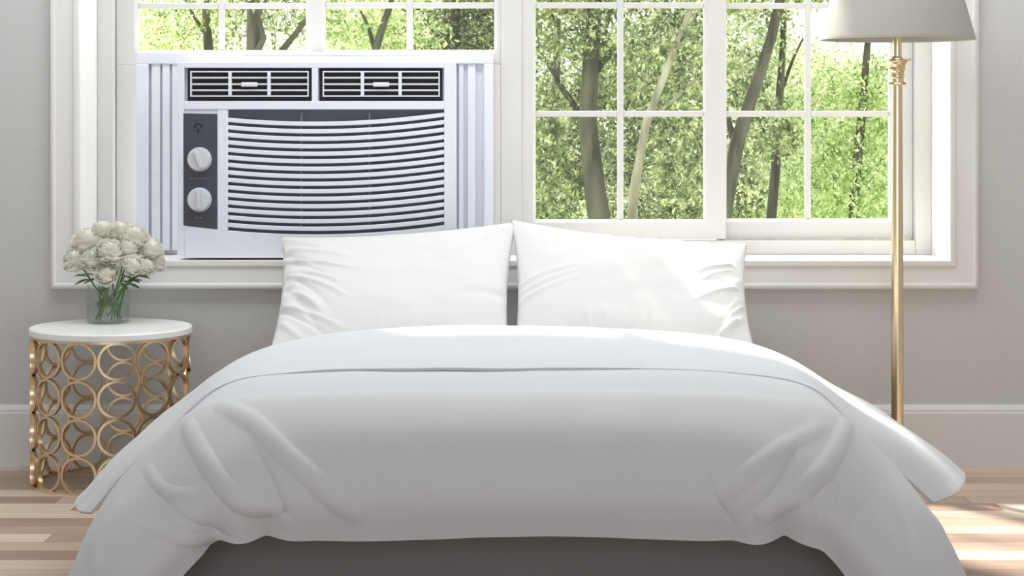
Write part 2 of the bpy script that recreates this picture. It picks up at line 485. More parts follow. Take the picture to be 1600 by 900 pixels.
# control strip
cpn = MB(); poly_px(cpn, [(286.5,352),(339,358),(339,178),(286.5,177)], AY-.001, AY+.006)
cpn = cpn.build('control_panel', M_ACP, ac, bevel=.001)
for py in (249, 312):
    c = (ax(312), AY-.001, az(py))
    k = MB(); prof = [(.0445,0),(.0445,.006),(.0415,.010),(.0405,.024),(.038,.028)]
    seg = 40; vs = []; fs = []
    for r_, d_ in prof:
        for j in range(seg):
            a = 2*math.pi*j/seg; vs.append((c[0]+r_*math.cos(a), c[1]-d_, c[2]+r_*math.sin(a)))
    for i in range(len(prof)-1):
        fs += [(i*seg+j, i*seg+(j+1)%seg, (i+1)*seg+(j+1)%seg, (i+1)*seg+j) for j in range(seg)]
    fs += [tuple(range(seg)), tuple(range((len(prof)-1)*seg, len(prof)*seg))]
    k.add(vs, fs)
    k = k.build('knob', M_KNOB, cpn, smooth='angle')
    g = MB().box(-.0075, .0075, -.012, 0, -.033, .034)
    rotk = math.radians(22 if py == 249 else 0)
    g.v = [(c[0]+x*math.cos(rotk)-z*math.sin(rotk), c[1]-.027+yy, c[2]+x*math.sin(rotk)+z*math.cos(rotk)) for x,yy,z in g.v]
    for f_ in (g,): 
        o = f_.build('grip', M_KNOB, cpn, bevel=.003)
ic = MB()
arc = [(ax(310)+.012*math.cos(a), AY-.0016, az(198)+.014*math.sin(a)) for a in [math.radians(t) for t in range(200,-50,-25)]]
ic.tube(arc, .0028, 6); ic.tube([(ax(310), AY-.0016, az(201)), (ax(310)-.002, AY-.0016, az(207))], .003, 6)
ic.build('icon', M_INKD, cpn)
tx = MB()
for i in range(7):
    a = 297 + i*4.4
    tx.box(ax(a), ax(a+3.0), AY-.0018, AY-.001, az(280), az(278.4))
tx.box(ax(306), ax(309), AY-.0018, AY-.001, az(341), az(339)); tx.box(ax(312), ax(316), AY-.0018, AY-.001, az(341), az(339))
tag(tx.build('printed_marks', M_INK, cpn), kind='stuff')
# pleated side panels and header
def px_panel(x0, x1, grooves):
    # profile in plan: list of (px, depth)
    Yp = .272
    m = MB(); pr = []
    pr.append((x0, 0))
    for a, b, d in grooves:
        pr += [(a, 0), (a+.8, d), (b-.8, d), (b, 0)]
    pr.append((x1, 0))
    z0, z1 = wz(391, Yp), wz(100, Yp)
    vs = []
    for x, d in pr: vs += [(wx(x,Yp), Yp+d, z0), (wx(x,Yp), Yp+d, z1)]
    n = len(pr)
    vs += [(wx(x0,Yp), Yp+.026, z0),(wx(x0,Yp), Yp+.026, z1),(wx(x1,Yp), Yp+.026, z0),(wx(x1,Yp), Yp+.026, z1)]
    fs = [(2*i,2*i+2,2*i+3,2*i+1) for i in range(n-1)]
    B = 2*n
    fs += [(B,B+1,B+3,B+2), (0,1,B+1,B), (2*n-2,B+2,B+3,2*n-1)]
    fs += [tuple([2*i for i in range(n)])[::-1] + (B, B+2), tuple([2*i+1 for i in range(n)]) + (B+3, B+1)]
    m.add(vs, fs)
    return m.build('side_panel', M_AC, ac)
px_panel(213, 277.5, [(228,231,.010),(232,237,.020),(250,254,.020),(265,269,.018)])
px_panel(710.5, 771, [(713,717,.018),(724,731,.018),(743,755,.020)])
hd = MB(); Yp = .262
hd.box(wx(213,Yp), wx(771,Yp), Yp, Yp+.036, wz(99.5,Yp), wz(82,Yp))
hd.box(wx(380,Yp), wx(655,Yp), Yp-.006, Yp, wz(86,Yp), wz(81,Yp))
hd.build('top_rail', M_AC, ac, bevel=.003)
MB().box(wx(213,.26), wx(232,.26), .258, .272, wz(390,.26), wz(99.5,.26)).build('side_rail', M_AC, ac, bevel=.003)
MB().box(wx(756,.26), wx(771,.26), .258, .272, wz(390,.26), wz(99.5,.26)).build('side_rail', M_AC, ac, bevel=.003)

# ------------------------------------------------------------------ bed
def catmull(P, n):
    # P: (k, d) control points -> n samples, uniform Catmull-Rom
    k = len(P); t = np.linspace(0, k-1, n); i = np.minimum(t.astype(int), k-2); f = (t-i)[:,None]
    P = np.concatenate([2*P[:1]-P[1:2], P, 2*P[-1:]-P[-2:-1]])
    p0, p1, p2, p3 = P[i], P[i+1], P[i+2], P[i+3]
    return .5*((2*p1) + (-p0+p2)*f + (2*p0-5*p1+4*p2-p3)*f**2 + (-p0+3*p1-3*p2+p3)*f**3)
def surf(net, nu, nv):
    net = np.array(net, float)                         # rows, cols, 3
    A = np.stack([catmull(r, nu) for r in net])        # rows, nu
    return np.stack([catmull(A[:, j], nv) for j in range(nu)], axis=1)   # nv, nu, 3
def grid_normals(G):
    du = np.gradient(G, axis=1); dv = np.gradient(G, axis=0)
    n = np.cross(du, dv); n /= np.linalg.norm(n, axis=2, keepdims=True) + 1e-9
    return n
def proj(G):
    s = FPX / (G[...,1] - CAM_Y)
    return 800 + G[...,0]*s, HZ + (CAM_Z - G[...,2])*s
def seg_dist(x, y, pts):
    best = np.full(x.shape, 1e9); tt = np.zeros(x.shape); L = len(pts)-1
    for i in range(L):
        ax_, ay_ = pts[i]; bx, by = pts[i+1]; dx, dy = bx-ax_, by-ay_
        t = np.clip(((x-ax_)*dx+(y-ay_)*dy)/(dx*dx+dy*dy), 0, 1)
        d = np.hypot(x-(ax_+t*dx), y-(ay_+t*dy)); m = d < best
        best = np.where(m, d, best); tt = np.where(m, (i+t)/L, tt)
    return best, tt
def smooth_poly(pts, n=24):
    return [tuple(p) for p in catmull(np.array(pts, float), n)]
def vnoise(G, sx, sy, sz, off=0.0):
    out = np.zeros(G.shape[:2])
    for i in range(G.shape[0]):
        for j in range(G.shape[1]):
            p = G[i,j]; out[i,j] = noise.noise(Vector((p[0]*sx+off, p[1]*sy, p[2]*sz)))
    return out
def cloth(name, G, m, parent, thick, offset=-1, sub=0):
    nv, nu = G.shape[:2]
    vs = G.reshape(-1,3).tolist()
    fs = [(i*nu+j, i*nu+j+1, (i+1)*nu+j+1, (i+1)*nu+j) for i in range(nv-1) for j in range(nu-1)]
    me = bpy.data.meshes.new(name); me.from_pydata(vs, [], fs); me.update(); me.materials.append(m)
    me.polygons.foreach_set('use_smooth', [True]*len(me.polygons))
    o = bpy.data.objects.new(name, me); COL.objects.link(o)
    if parent: o.parent = parent; o.matrix_parent_inverse = parent_inv(parent)
    if thick:
        s = o.modifiers.new('thickness','SOLIDIFY'); s.thickness = thick; s.offset = offset; s.use_rim = True
        b = o.modifiers.new('bevel','BEVEL'); b.width = thick*.45; b.segments = 3; b.limit_method='ANGLE'; b.angle_limit=math.radians(60)
    if sub:
        s = o.modifiers.new('sub','SUBSURF'); s.levels = sub; s.render_levels = sub
    return o

bed = tag(empty('bed', (0,-1.2,0)), 'double bed with charcoal upholstered base and white mattress under the window', 'bed')
MB().box(-.84, .84, -2.25, -.12, .045, .30).build('bed_base', M_BEDB, bed, bevel=.02, seg=4)
for sx in (-.7,.7):
    for yy in (-2.1,-.3):
        MB().lathe([(.025,0),(.03,.05)], (sx,yy,0), 16).build('leg', M_DARK, bed)
MB().box(-.80, .80, -2.24, -.10, .302, .485).build('mattress', M_SHEET, bed, bevel=.05, seg=6)

def sym(rows):
    out = []
    for r in rows:
        c = r[-1]; left = r[:-1]
        right = [(-x*1.015, y, z) for x, y, z in left][::-1]
        out.append(list(left) + [c] + right)
    return out
rows = [
 [(-1.03,-1.15,.20),(-.97,-1.15,.33),(-.885,-1.15,.44),(-.76,-1.15,.525),(-.55,-1.15,.555),(-.28,-1.15,.565),(0,-1.15,.565)],
 [(-1.03,-1.50,.18),(-.97,-1.50,.32),(-.88,-1.50,.44),(-.76,-1.50,.522),(-.55,-1.50,.55),(-.28,-1.50,.558),(0,-1.50,.56)],
 [(-1.04,-1.88,.15),(-.98,-1.86,.31),(-.885,-1.84,.43),(-.76,-1.84,.522),(-.55,-1.84,.552),(-.28,-1.84,.560),(0,-1.84,.563)],
 [(-1.07,-2.10,.11),(-1.0,-2.07,.29),(-.885,-2.04,.42),(-.76,-2.07,.505),(-.5,-2.08,.522),(-.26,-2.08,.526),(0,-2.08,.528)],
 [(-1.085,-2.28,.09),(-1.01,-2.24,.275),(-.885,-2.20,.42),(-.745,-2.20,.525),(-.5,-2.22,.553),(-.26,-2.22,.558),(0,-2.22,.560)],
 [(-1.085,-2.42,.07),(-1.005,-2.38,.25),(-.87,-2.34,.39),(-.725,-2.32,.505),(-.49,-2.32,.545),(-.25,-2.32,.550),(0,-2.33,.552)],
 [(-1.05,-2.51,.06),(-.96,-2.49,.20),(-.84,-2.45,.335),(-.71,-2.44,.435),(-.49,-2.43,.488),(-.25,-2.43,.495),(0,-2.44,.497)],
 [(-.975,-2.54,.06),(-.895,-2.53,.16),(-.795,-2.50,.275),(-.70,-2.49,.350),(-.49,-2.49,.375),(-.25,-2.49,.378),(0,-2.50,.38)],
 [(-.90,-2.51,.07),(-.825,-2.49,.135),(-.755,-2.47,.215),(-.685,-2.46,.263),(-.49,-2.46,.268),(-.25,-2.46,.268),(0,-2.47,.270)],
]
G = surf(sym(rows), 340, 260)
N = grid_normals(G)
if N[130,170,2] < 0: N = -N
PX, PY = proj(G)
disp = np.zeros(G.shape[:2])
folds = [
 ([(345,643),(400,672),(455,722),(520,772),(560,800)], .021, 15, 1),
 ([(300,668),(318,712),(352,762),(395,787),(440,790)], .022, 12, 1),
 ([(235,735),(262,772),(300,778),(330,765)], .009, 9, 1),
 ([(402,705),(424,740),(440,778),(458,805)], -.013, 9, 1),
 ([(432,735),(450,770),(452,815)], .007, 5, 1),
 ([(255,775),(300,815),(370,828)], -.010, 9, 1),
 ([(230,830),(300,842),(350,836)], .008, 9, 1),
 ([(1318,664),(1294,722),(1250,770),(1185,800)], .017, 14, 1),
 ([(1285,672),(1215,712),(1165,745),(1122,775)], .016, 15, 1),
 ([(1262,835),(1272,800),(1268,775),(1280,760),(1300,762),(1306,800)], -.007, 9, 1),
 ([(1246,690),(1210,760),(1160,800)], -.012, 14, 1),
 ([(1095,735),(1115,760),(1130,790),(1150,815)], -.007, 9, 1),
 ([(1180,790),(1182,820)], -.006, 4, 1),
 ([(1340,790),(1325,820),(1300,850)], -.004, 12, 1),
 ([(640,700),(670,750),(700,790)], .005, 16, 1),
 ([(880,690),(930,730)], .003, 22, 1),
 ([(560,690),(590,760),(600,820)], -.004, 18, 1),
 ([(1000,690),(990,760),(1010,820)], -.004, 22, 1),
 ([(1390,700),(1440,770),(1460,840)], .008, 12, 1),
 ([(200,790),(165,850),(160,900)], .008, 12, 1),
 ([(1360,740),(1400,800),(1420,890)], -.006, 14, 1),
]
frontish = (G[...,1] < -2.12).astype(float)
for pts, amp, wd, _ in folds:
    d, t = seg_dist(PX, PY, smooth_poly(pts))
    taper = np.sin(np.clip(t,0,1)*math.pi)**.5*.9+.1
    disp += .66 * amp * taper * np.exp(-(d/(wd*.66))**2) * frontish
top = np.clip((G[...,2]-.5)/.06, 0, 1)
disp += .004*vnoise(G, 2.2, 5.0, 3.0) + .0022*vnoise(G, 7, 9, 6, 3.3)
side = np.clip((np.abs(G[...,0])-.75)/.15, 0, 1)
disp += side * .010*vnoise(G, 3.0, 7.0, 1.2, 9.1)
# small puckers along the front hem near the corners
nvv = G.shape[0]
hem = np.linspace(0,1,nvv)[:,None]**9
disp += hem * .012*np.sin(G[...,0]*46) * np.exp(-((np.abs(G[...,0])-.66)/.12)**2)
G2 = G + N*disp[...,None]
G2[...,2] += hem*(.006*np.sin(G[...,0]*7+1) + .010*np.sin(G[...,0]*41)*np.exp(-((np.abs(G[...,0])-.64)/.10)**2))
duvet = cloth('duvet', G2, M_DUVET, None, .022, offset=-1 if True else 1)
tag(duvet, 'thick white duvet folded back below the pillows and draped over the bed sides', 'duvet')
rows = [
 [(-1.20,-1.70,.205),(-1.112,-1.45,.305),(-.968,-1.20,.418),(-.76,-1.00,.520),(-.58,-.96,.567),(-.30,-.95,.588),(0,-.95,.596)],
 [(-1.19,-1.77,.200),(-1.115,-1.56,.302),(-.975,-1.36,.420),(-.79,-1.22,.535),(-.60,-1.20,.588),(-.31,-1.20,.612),(0,-1.20,.620)],
 [(-1.165,-1.86,.203),(-1.09,-1.72,.306),(-.965,-1.56,.425),(-.80,-1.40,.547),(-.60,-1.37,.605),(-.31,-1.36,.632),(0,-1.37,.638)],
 [(-1.13,-1.94,.212),(-1.05,-1.86,.320),(-.94,-1.76,.428),(-.80,-1.65,.540),(-.60,-1.62,.584),(-.31,-1.62,.602),(0,-1.63,.607)],
 [(-1.095,-2.02,.228),(-1.008,-1.99,.330),(-.908,-1.95,.425),(-.79,-1.85,.530),(-.60,-1.83,.565),(-.31,-1.84,.578),(0,-1.86,.581)],
]
rows = sym(rows)
RT = [[(1.269,-1.62,.253),(1.119,-1.42,.374),(.968,-1.20,.447)],
      [(1.25,-1.70,.245),(1.115,-1.55,.366),(.975,-1.36,.447)],
      [(1.215,-1.79,.240),(1.095,-1.70,.360),(.965,-1.56,.446)],
      [(1.175,-1.86,.240),(1.06,-1.82,.356),(.945,-1.76,.442)],
      [(1.115,-1.93,.238),(1.010,-1.94,.336),(.912,-1.93,.427)]]
for r_, q_ in zip(rows, RT): r_[-1], r_[-2], r_[-3] = q_
G = surf(rows, 220, 90)
N = grid_normals(G)
if N[45,110,2] < 0: N = -N
disp = .004*vnoise(G, 2.0, 6.0, 3.0, 5) + .002*vnoise(G, 6, 9, 5, 1.3)
side = np.clip((np.abs(G[...,0])-.72)/.2, 0, 1)
disp += side*.008*vnoise(G, 2.0, 8.0, 1.0, 2.2)
G2 = G + N*disp[...,None]
cloth('folded_top', G2, M_DUVET, duvet, .009, offset=1 if False else -1)

# pillows
def pillow(C, seed, wr, label):
    # C: corners BL, BR, TR, TL in world
    BL, BR, TR, TL = [np.array(c, float) for c in C]
    n = 120
    u = np.linspace(-1,1,n)[None,:].repeat(n,0); v = np.linspace(-1,1,n)[:,None].repeat(n,1)
    a = (u+1)/2; b = (v+1)/2
    base = (BL*(1-a)[...,None] + BR*a[...,None])*(1-b)[...,None] + (TL*(1-a)[...,None] + TR*a[...,None])*b[...,None]
    eu = (BR-BL+TR-TL)/2; ev = (TL-BL+TR-BR)/2
    eu_n = eu/np.linalg.norm(eu); ev_n = ev/np.linalg.norm(ev)
    nn = np.cross(eu_n, ev_n); nn /= np.linalg.norm(nn)
    if nn[1] > 0: nn = -nn
    # edges pulled in between the corners
    base = base - eu_n*(u*(1-v**2)*.022)[...,None] - ev_n*(np.where(v>0, v*.048, v*.02)*(1-u**2))[...,None]
    prof = (np.clip(1-u**2,0,1)**.55)*(np.clip(1-v**2,0,1)**.55)
    X = base
    nz = np.zeros((n,n)); nz2 = np.zeros((n,n))
    for i in range(n):
        for j in range(n):
            nz[i,j] = noise.noise(Vector((u[i,j]*1.3+seed, v[i,j]*1.3, seed*.7)))
            nz2[i,j] = noise.noise(Vector((u[i,j]*4+seed*2, v[i,j]*4, 1+seed)))
    prof = prof*(1+.22*nz+.05*nz2)
    front = X + nn*(prof*.085)[...,None]
    # wrinkles radiating from the seams
    d = np.zeros((n,n))
    for (su, sv, eu_, ev_, amp, wd) in wr:
        dd, tt = seg_dist(u, v, [(su,sv),((su+eu_)/2,(sv+ev_)/2+.02),(eu_,ev_)])
        d += amp*np.exp(-(dd/wd)**2)*(1-tt)**.6
    front = front + nn*d[...,None]
    back = X - nn*(prof*.06)[...,None]
    vs = front.reshape(-1,3).tolist() + back.reshape(-1,3).tolist()
    fs = [(i*n+j,i*n+j+1,(i+1)*n+j+1,(i+1)*n+j) for i in range(n-1) for j in range(n-1)]
    B = n*n
    fs += [(B+i*n+j,B+(i+1)*n+j,B+(i+1)*n+j+1,B+i*n+j+1) for i in range(n-1) for j in range(n-1)]
    m = MB(); m.add(vs, fs)
    me = bpy.data.meshes.new('pillow'); me.from_pydata(m.v, [], m.f); me.update()
    bm = bmesh.new(); bm.from_mesh(me); bmesh.ops.remove_doubles(bm, verts=bm.verts, dist=.0004)
    bmesh.ops.recalc_face_normals(bm, faces=bm.faces); bm.to_mesh(me); bm.free()
    me.materials.append(M_PILLOW); me.polygons.foreach_set('use_smooth',[True]*len(me.polygons))
    o = bpy.data.objects.new('pillow', me); COL.objects.link(o)
    return tag(o, label, 'pillow', 'pillows propped against the wall')
pr = random.Random(5)
wrL = [(-.98+pr.uniform(0,.12), .62-.17*k+pr.uniform(-.07,.07), -.38+pr.uniform(-.25,.12), .26-.19*k+pr.uniform(-.08,.08), pr.uniform(.006,.014), pr.uniform(.018,.04)) for k in range(8)]
wrL += [(-.98+pr.uniform(0,.15), .58-.17*k+pr.uniform(-.06,.06), -.55+pr.uniform(-.15,.15), .20-.2*k+pr.uniform(-.08,.08), -.010, pr.uniform(.018,.035)) for k in range(7)]
wrL += [(-.95, .9, -.45, .45, .010, .05), (.9,.85,.35,.2,.008,.06), (.95,-.2,.5,-.3,-.006,.05)]
wrL += [(-.1+.14*k, -.95, -.05+.14*k, -.55, .006, .03) for k in range(4)]
wrR = [(.98-pr.uniform(0,.12), .45-.16*k+pr.uniform(-.06,.06), .58+pr.uniform(-.15,.2), .10-.17*k+pr.uniform(-.08,.08), pr.uniform(.004,.010), pr.uniform(.018,.036)) for k in range(8)]
wrR += [(-.98, -.05-.12*k, -.45, .12-.10*k, .010, .035) for k in range(3)]
wrR += [(-.35+.16*k, -.95, -.42+.16*k, -.5, .008, .03) for k in range(4)]
wrR += [(-.1+.2*k, .98, -.15+.2*k, .7, -.008, .03) for k in range(5)]
pillow([wp(420,552,-.66), wp(797,560,-.66), wp(808,346,-.10), wp(440,370,-.12)], 1.0, wrL,
       'white pillow on the left, in front of the air conditioner')
pillow([wp(801,560,-.66), wp(1180,548,-.66), wp(1168,380,-.12), wp(798,343,-.10)], 4.0, wrR,
       'white pillow on the right, below the clear right hand window')

# ------------------------------------------------------------------ side table
TX, TY, TR_ = wx(173.5,-.32), -.32, .2785
tb = tag(empty('side_table', (TX,TY,0)), 'round side table with white top on a gold drum of open rings', 'side table')
MB().lathe([(.262,.5135),(TR_-.004,.5135),(TR_,.5165),(TR_,.534),(TR_-.003,.538)], (TX,TY,0), 96).build('tabletop', M_MARB, tb, smooth='angle')
DR = .2665
NR, RH = 13, .1277
def ring_mesh():
    m = MB(); seg = 40; ro, ri = .0640, .0555; hd = .007
    vs = []
    for j in range(seg):
        a = 2*math.pi*j/seg
        for rr_, dd in ((ro,hd),(ri,hd),(ri,-hd),(ro,-hd)):
            lx = rr_*math.cos(a)*1.0; lz = rr_*math.sin(a)
            th = lx/DR; rad = DR + dd
            vs.append((rad*math.sin(th), -rad*math.cos(th), lz))
    fs = []
    for j in range(seg):
        k = (j+1)%seg
        for q in range(4): fs.append((j*4+q, j*4+(q+1)%4, k*4+(q+1)%4, k*4+q))
    m.add(vs, fs); return m
rm = None
for r_ in range(4):
    for c_ in range(NR):
        if rm is None:
            o = ring_mesh().build('ring', M_GOLDP, tb, smooth='angle', angle=40); rm = o.data
            o.matrix_parent_inverse = Matrix.Identity(4)
        else:
            o = bpy.data.objects.new('ring', rm); COL.objects.link(o); o.parent = tb
        o.location = (0, 0, .5125 - .0642 - RH*.997*r_ - .0005)
        o.rotation_euler = (0, 0, math.radians(15.5 + 360/NR*c_))
for zz in (.004, .5095):
    MB().lathe([(DR+.006,zz-.004),(DR+.006,zz+.004),(DR-.006,zz+.004),(DR-.006,zz-.004)], (TX,TY,0), 96, close=True).build('hoop', M_GOLDP, tb, smooth='angle')

# vase
VX, VY, VZ = wx(169,-.2), -.20, .538
VR = .074
vase = MB().lathe([(VR-.006,0),(VR-.001,.003),(VR,.008),(VR,.134),(VR-.0035,.134),(VR-.0035,.009),(VR-.008,.007)], (VX,VY,VZ), 64).build('vase', M_VASE, smooth='angle')
tag(vase, 'clear glass cylinder vase of water on the white table', 'vase')
MB().lathe([(VR-.009,.0095),(VR-.005,.012),(VR-.005,.066),(VR-.0052,.0665)], (VX,VY,VZ), 64).build('water', M_WATER, vase, smooth='angle')

# flowers
def bloom(c, r, up, seed):
    rg = random.Random(seed); m = MB(); up = up.normalized()
    t1 = up.orthogonal().normalized(); t2 = up.cross(t1)
    nP = 46
    for i in range(nP):
        f = (i+.5)/nP
        th = math.acos(1 - 1.55*f)                 # polar angle from the top
        ph = i*2.399963 + rg.uniform(-.2,.2)
        dirv = (t1*math.cos(ph)+t2*math.sin(ph))*math.sin(th) + up*math.cos(th)
        rad = r*(.60 + .40*f)*rg.uniform(.85,1.14)
        tang = (dirv.cross(up)); tang = tang.normalized() if tang.length > .01 else t1
        out = tang.cross(dirv).normalized()        # towards the bloom's base
        if out.dot(up) < 0: out = -out
        wl_ = r*(.42+.30*f)*rg.uniform(.85,1.15); hl = r*(.55+.25*f)
        tw = rg.uniform(-.5,.5); tang2 = (tang*math.cos(tw)+out*math.sin(tw)); out2 = (out*math.cos(tw)-tang*math.sin(tw))
        vs = []; K = 4
        for a in range(K+1):
            for b in range(K+1):
                s_ = a/K*2-1; t_ = b/K
                wd = math.sin(min(1,.25+t_*.9)*math.pi*.62)*(1 if t_ < .8 else .82)
                p = Vector(c) + dirv*rad*(.80 + .16*t_ + .12*t_*t_) - out2*hl*.55 + out2*hl*t_*.95 + tang2*s_*wl_*wd
                p += dirv*(-.22*r*s_*s_*wd) + dirv*rg.uniform(-.03,.03)*r + dirv*(.10*r*math.sin(s_*5+seed)*t_)
                vs.append(p)
        fs = [(a*(K+1)+b,(a+1)*(K+1)+b,(a+1)*(K+1)+b+1,a*(K+1)+b+1) for a in range(K) for b in range(K)]
        m.add(vs, fs)
    # dense heart
    seg = 12
    vs = []; 
    for i in range(7):
        th = math.pi*i/6
        for j in range(seg):
            ph = 2*math.pi*j/seg
            vs.append(Vector(c) + ((t1*math.cos(ph)+t2*math.sin(ph))*math.sin(th)+up*math.cos(th))*r*.66)
    fs = [(i*seg+j,i*seg+(j+1)%seg,(i+1)*seg+(j+1)%seg,(i+1)*seg+j) for i in range(6) for j in range(seg)]
    m.add(vs, fs)
    return m
def leaf_mesh(m, p, d, n, L, wd):
    d = d.normalized(); s = d.cross(n).normalized(); n = s.cross(d)
    vs = []; K = 5
    for i in range(K+1):
        t = i/K; ww = wd*math.sin(math.pi*min(1,t*.95+.05))**.8; q = p + d*L*t - n*L*.25*t*t
        vs += [q - s*ww + n*ww*.3, q, q + s*ww + n*ww*.3]
    fs = []
    for i in range(K): fs += [(3*i,3*i+1,3*i+4,3*i+3),(3*i+1,3*i+2,3*i+5,3*i+4)]
    m.add(vs, fs)
FL = [ # px, py, radius px, Y, label
 (119,405,25,-.20,'white bloom at the far left edge of the bouquet, lowest on that side'),
 (136,376,27,-.18,'white bloom high on the left shoulder of the bouquet'),
 (160,360,22,-.16,'white bloom at the top of the bouquet, just left of its peak'),
 (186,362,23,-.14,'white bloom at the peak of the bouquet'),
 (210,370,26,-.19,'large white bloom at the top right of the bouquet'),
 (236,388,22,-.19,'white bloom on the right shoulder in front of the pleated panel'),
 (245,410,18,-.17,'small white bloom at the far right edge of the bouquet'),
 (171,392,25,-.27,'large white bloom facing forward in the middle of the bouquet'),
 (146,405,23,-.25,'white bloom left of the middle bloom, above the dark leaf'),
 (166,428,20,-.29,'white bloom lowest in front, just over the vase rim'),
 (207,414,20,-.28,'round white bloom low on the right, above the brown twig'),
 (201,388,20,-.23,'white bloom between the middle bloom and the large top right one'),
 (230,415,17,-.22,'small white bloom low on the right, behind the round one'),
]
for i, (px, py, rp, Y, lab) in enumerate(FL):
    c = wp(px, py, Y); r = rp/sc_at(Y)
    ctr = Vector((VX, VY, VZ+.10))
    up = (c - ctr).normalized() + Vector((0,-.35,.15))
    f = empty('flower', (VX + (c.x-VX)*.1, VY + (Y-VY)*.2, VZ+.012), label=lab, cat='flower', group='white blooms in the glass vase')
    bloom(c, r*.92, up, 11+i).build('petals', M_PETAL, f, smooth=True)
    a = 2.4*i
    foot = Vector((VX + .045*math.cos(a), VY + .045*math.sin(a), VZ+.014))
    rim = Vector((VX + (c.x-VX)*.42, VY + (c.y-VY)*.42, VZ+.128))
    d = Vector((rim.x-VX, rim.y-VY, 0))
    if d.length > VR-.014: d = d.normalized()*(VR-.014); rim.x, rim.y = VX+d.x, VY+d.y
    pts = [foot, foot.lerp(rim,.5)+Vector((0,0,.004)), rim, rim.lerp(c,.5)+Vector((0,0,.004)), c - up.normalized()*r*.3]
    MB().tube(pts, .0032, 7).build('stem', M_STEM, f, smooth=True)
    if i in (0, 1, 4, 7, 8, 9, 10, 12, 5):
        lm = MB(); rg = random.Random(40+i)
        for q in range(2):
            base = pts[2].lerp(pts[3], rg.uniform(.1,.9)); dr = Vector((c.x-VX + rg.uniform(-.03,.03), -.05+rg.uniform(-.04,.02), rg.uniform(-.03,.06)))
            leaf_mesh(lm, base, dr, Vector((0,-.3,1)), rg.uniform(.045,.065), .010)
        base = pts[0].lerp(pts[1], rg.uniform(.4,.9))
        dd = Vector((rg.uniform(-1,1), rg.uniform(-1,.2), rg.uniform(.3,1.0)))
        inner = Vector((VX,VY,base.z)) - base
        leaf_mesh(lm, base, dd + inner*8, Vector((0,-1,.2)), .04, .008)
        lm.build('leaves', M_LEAFI, f, smooth=True)
# ------------------------------------------------------------------ floor lamp
LY = -.35; LX = wx(1402, LY)
lamp = tag(empty('floor_lamp', (LX,LY,0)), 'tall brass floor lamp with grey tapered shade standing right of the bed', 'floor lamp')
MB().lathe([(.13,0),(.13,.012),(.125,.018),(.05,.026),(.028,.034),(.018,.05),(.017,.07)], (LX,LY,0), 64).build('base', M_GOLD, lamp, smooth='angle')
def lz(py): return wz(py, LY)
k_ = 1/sc_at(LY)
MB().lathe([(10.2*k_,.068),(9.6*k_,lz(400)),(8.2*k_,lz(134))], (LX,LY,0), 32).build('pole', M_GOLD, lamp, smooth='angle')
prof = [(8.2,134),(15.5,133),(16.5,131.5),(15,129),(10.5,128),(10,124),(10.5,121),(13,119.5),(13,118),(10.8,116.5),(11,113),(12.5,110),(14,109),(14,107),(12.5,105.5),(13.2,102),(14.5,99),(16,98),(17,95.5),(16,93),(9,91.5),(7.5,88)]
MB().lathe([(r*k_, lz(p)) for r,p in prof], (LX,LY,0), 40).build('collar', M_GOLD, lamp, smooth='angle', angle=50)
MB().lathe([(7.2*k_,lz(90)),(7.0*k_,lz(30)),(5*k_,lz(28))], (LX,LY,0), 24).build('neck', M_GOLD, lamp, smooth='angle')
MB().tube([(LX+14*k_,LY,lz(94)),(LX+19*k_,LY,lz(93.5)),(LX+20*k_,LY,lz(93.5))], [.0025,.0025,.007], 10).build('switch', M_GOLD, lamp)
zb, zt = lz(62), lz(62)+.27
MB().lathe([(.2655,zb),(.190,zt),(.187,zt),(.2625,zb)], (LX,LY,0), 96, close=True).build('lamp_shade', M_SHADE, lamp, smooth='angle')
MB().lathe([(.2665,zb-.001),(.2658,zb+.008),(.2620,zb+.008),(.2620,zb-.001)], (LX,LY,0), 96, close=True).build('shade_trim', mat('shade_trim', srgb(176,166,156), .8), lamp, smooth='angle')
sp = MB()
for k in range(3):
    a = 2*math.pi*k/3+.3
    sp.tube([(LX,LY,zt-.03),(LX+.19*math.cos(a),LY+.19*math.sin(a),zt-.004)], .0022, 6)
sp.build('spider', M_GOLD, lamp)
MB().lathe([(.014,lz(28)-.01),(.016,lz(10)),(.03,lz(-8)),(.032,lz(-20)),(.02,lz(-36)),(.004,lz(-42))], (LX,LY,0), 24).build('bulb', mat('bulb_glass', srgb(240,238,232), .3), lamp, smooth=True)

# ------------------------------------------------------------------ garden outside
tag(MB().box(-45, 45, .55, 70, -.7, -.45).build('ground', M_GRASS), kind='structure')
NPR = np.random.RandomState(4)
def leaves(clusters, n, size, seed):
    rs = np.random.RandomState(seed)
    wts = np.array([c[3]*c[4]*c[5] for c in clusters])**(2/3); wts /= wts.sum()
    cnt = rs.multinomial(n, wts)
    P = []
    for c, k in zip(clusters, cnt):
        d = rs.normal(size=(k,3)); d /= np.linalg.norm(d,axis=1)[:,None]+1e-9
        rad = rs.uniform(.15,1,size=(k,1))**.5
        P.append(np.array(c[:3]) + d*rad*np.array(c[3:6]))
    P = np.concatenate(P); k = len(P)
    a = rs.normal(size=(k,3)); a[:,2] -= .5; a /= np.linalg.norm(a,axis=1)[:,None]
    b = np.cross(a, rs.normal(size=(k,3))); b /= np.linalg.norm(b,axis=1)[:,None]
    L = size*rs.uniform(.6,1.35,size=(k,1)); Wd = L*.42
    V = np.stack([P, P+a*L*.45+b*Wd*.5, P+a*L, P+a*L*.45-b*Wd*.5], axis=1).reshape(-1,3)
    return V
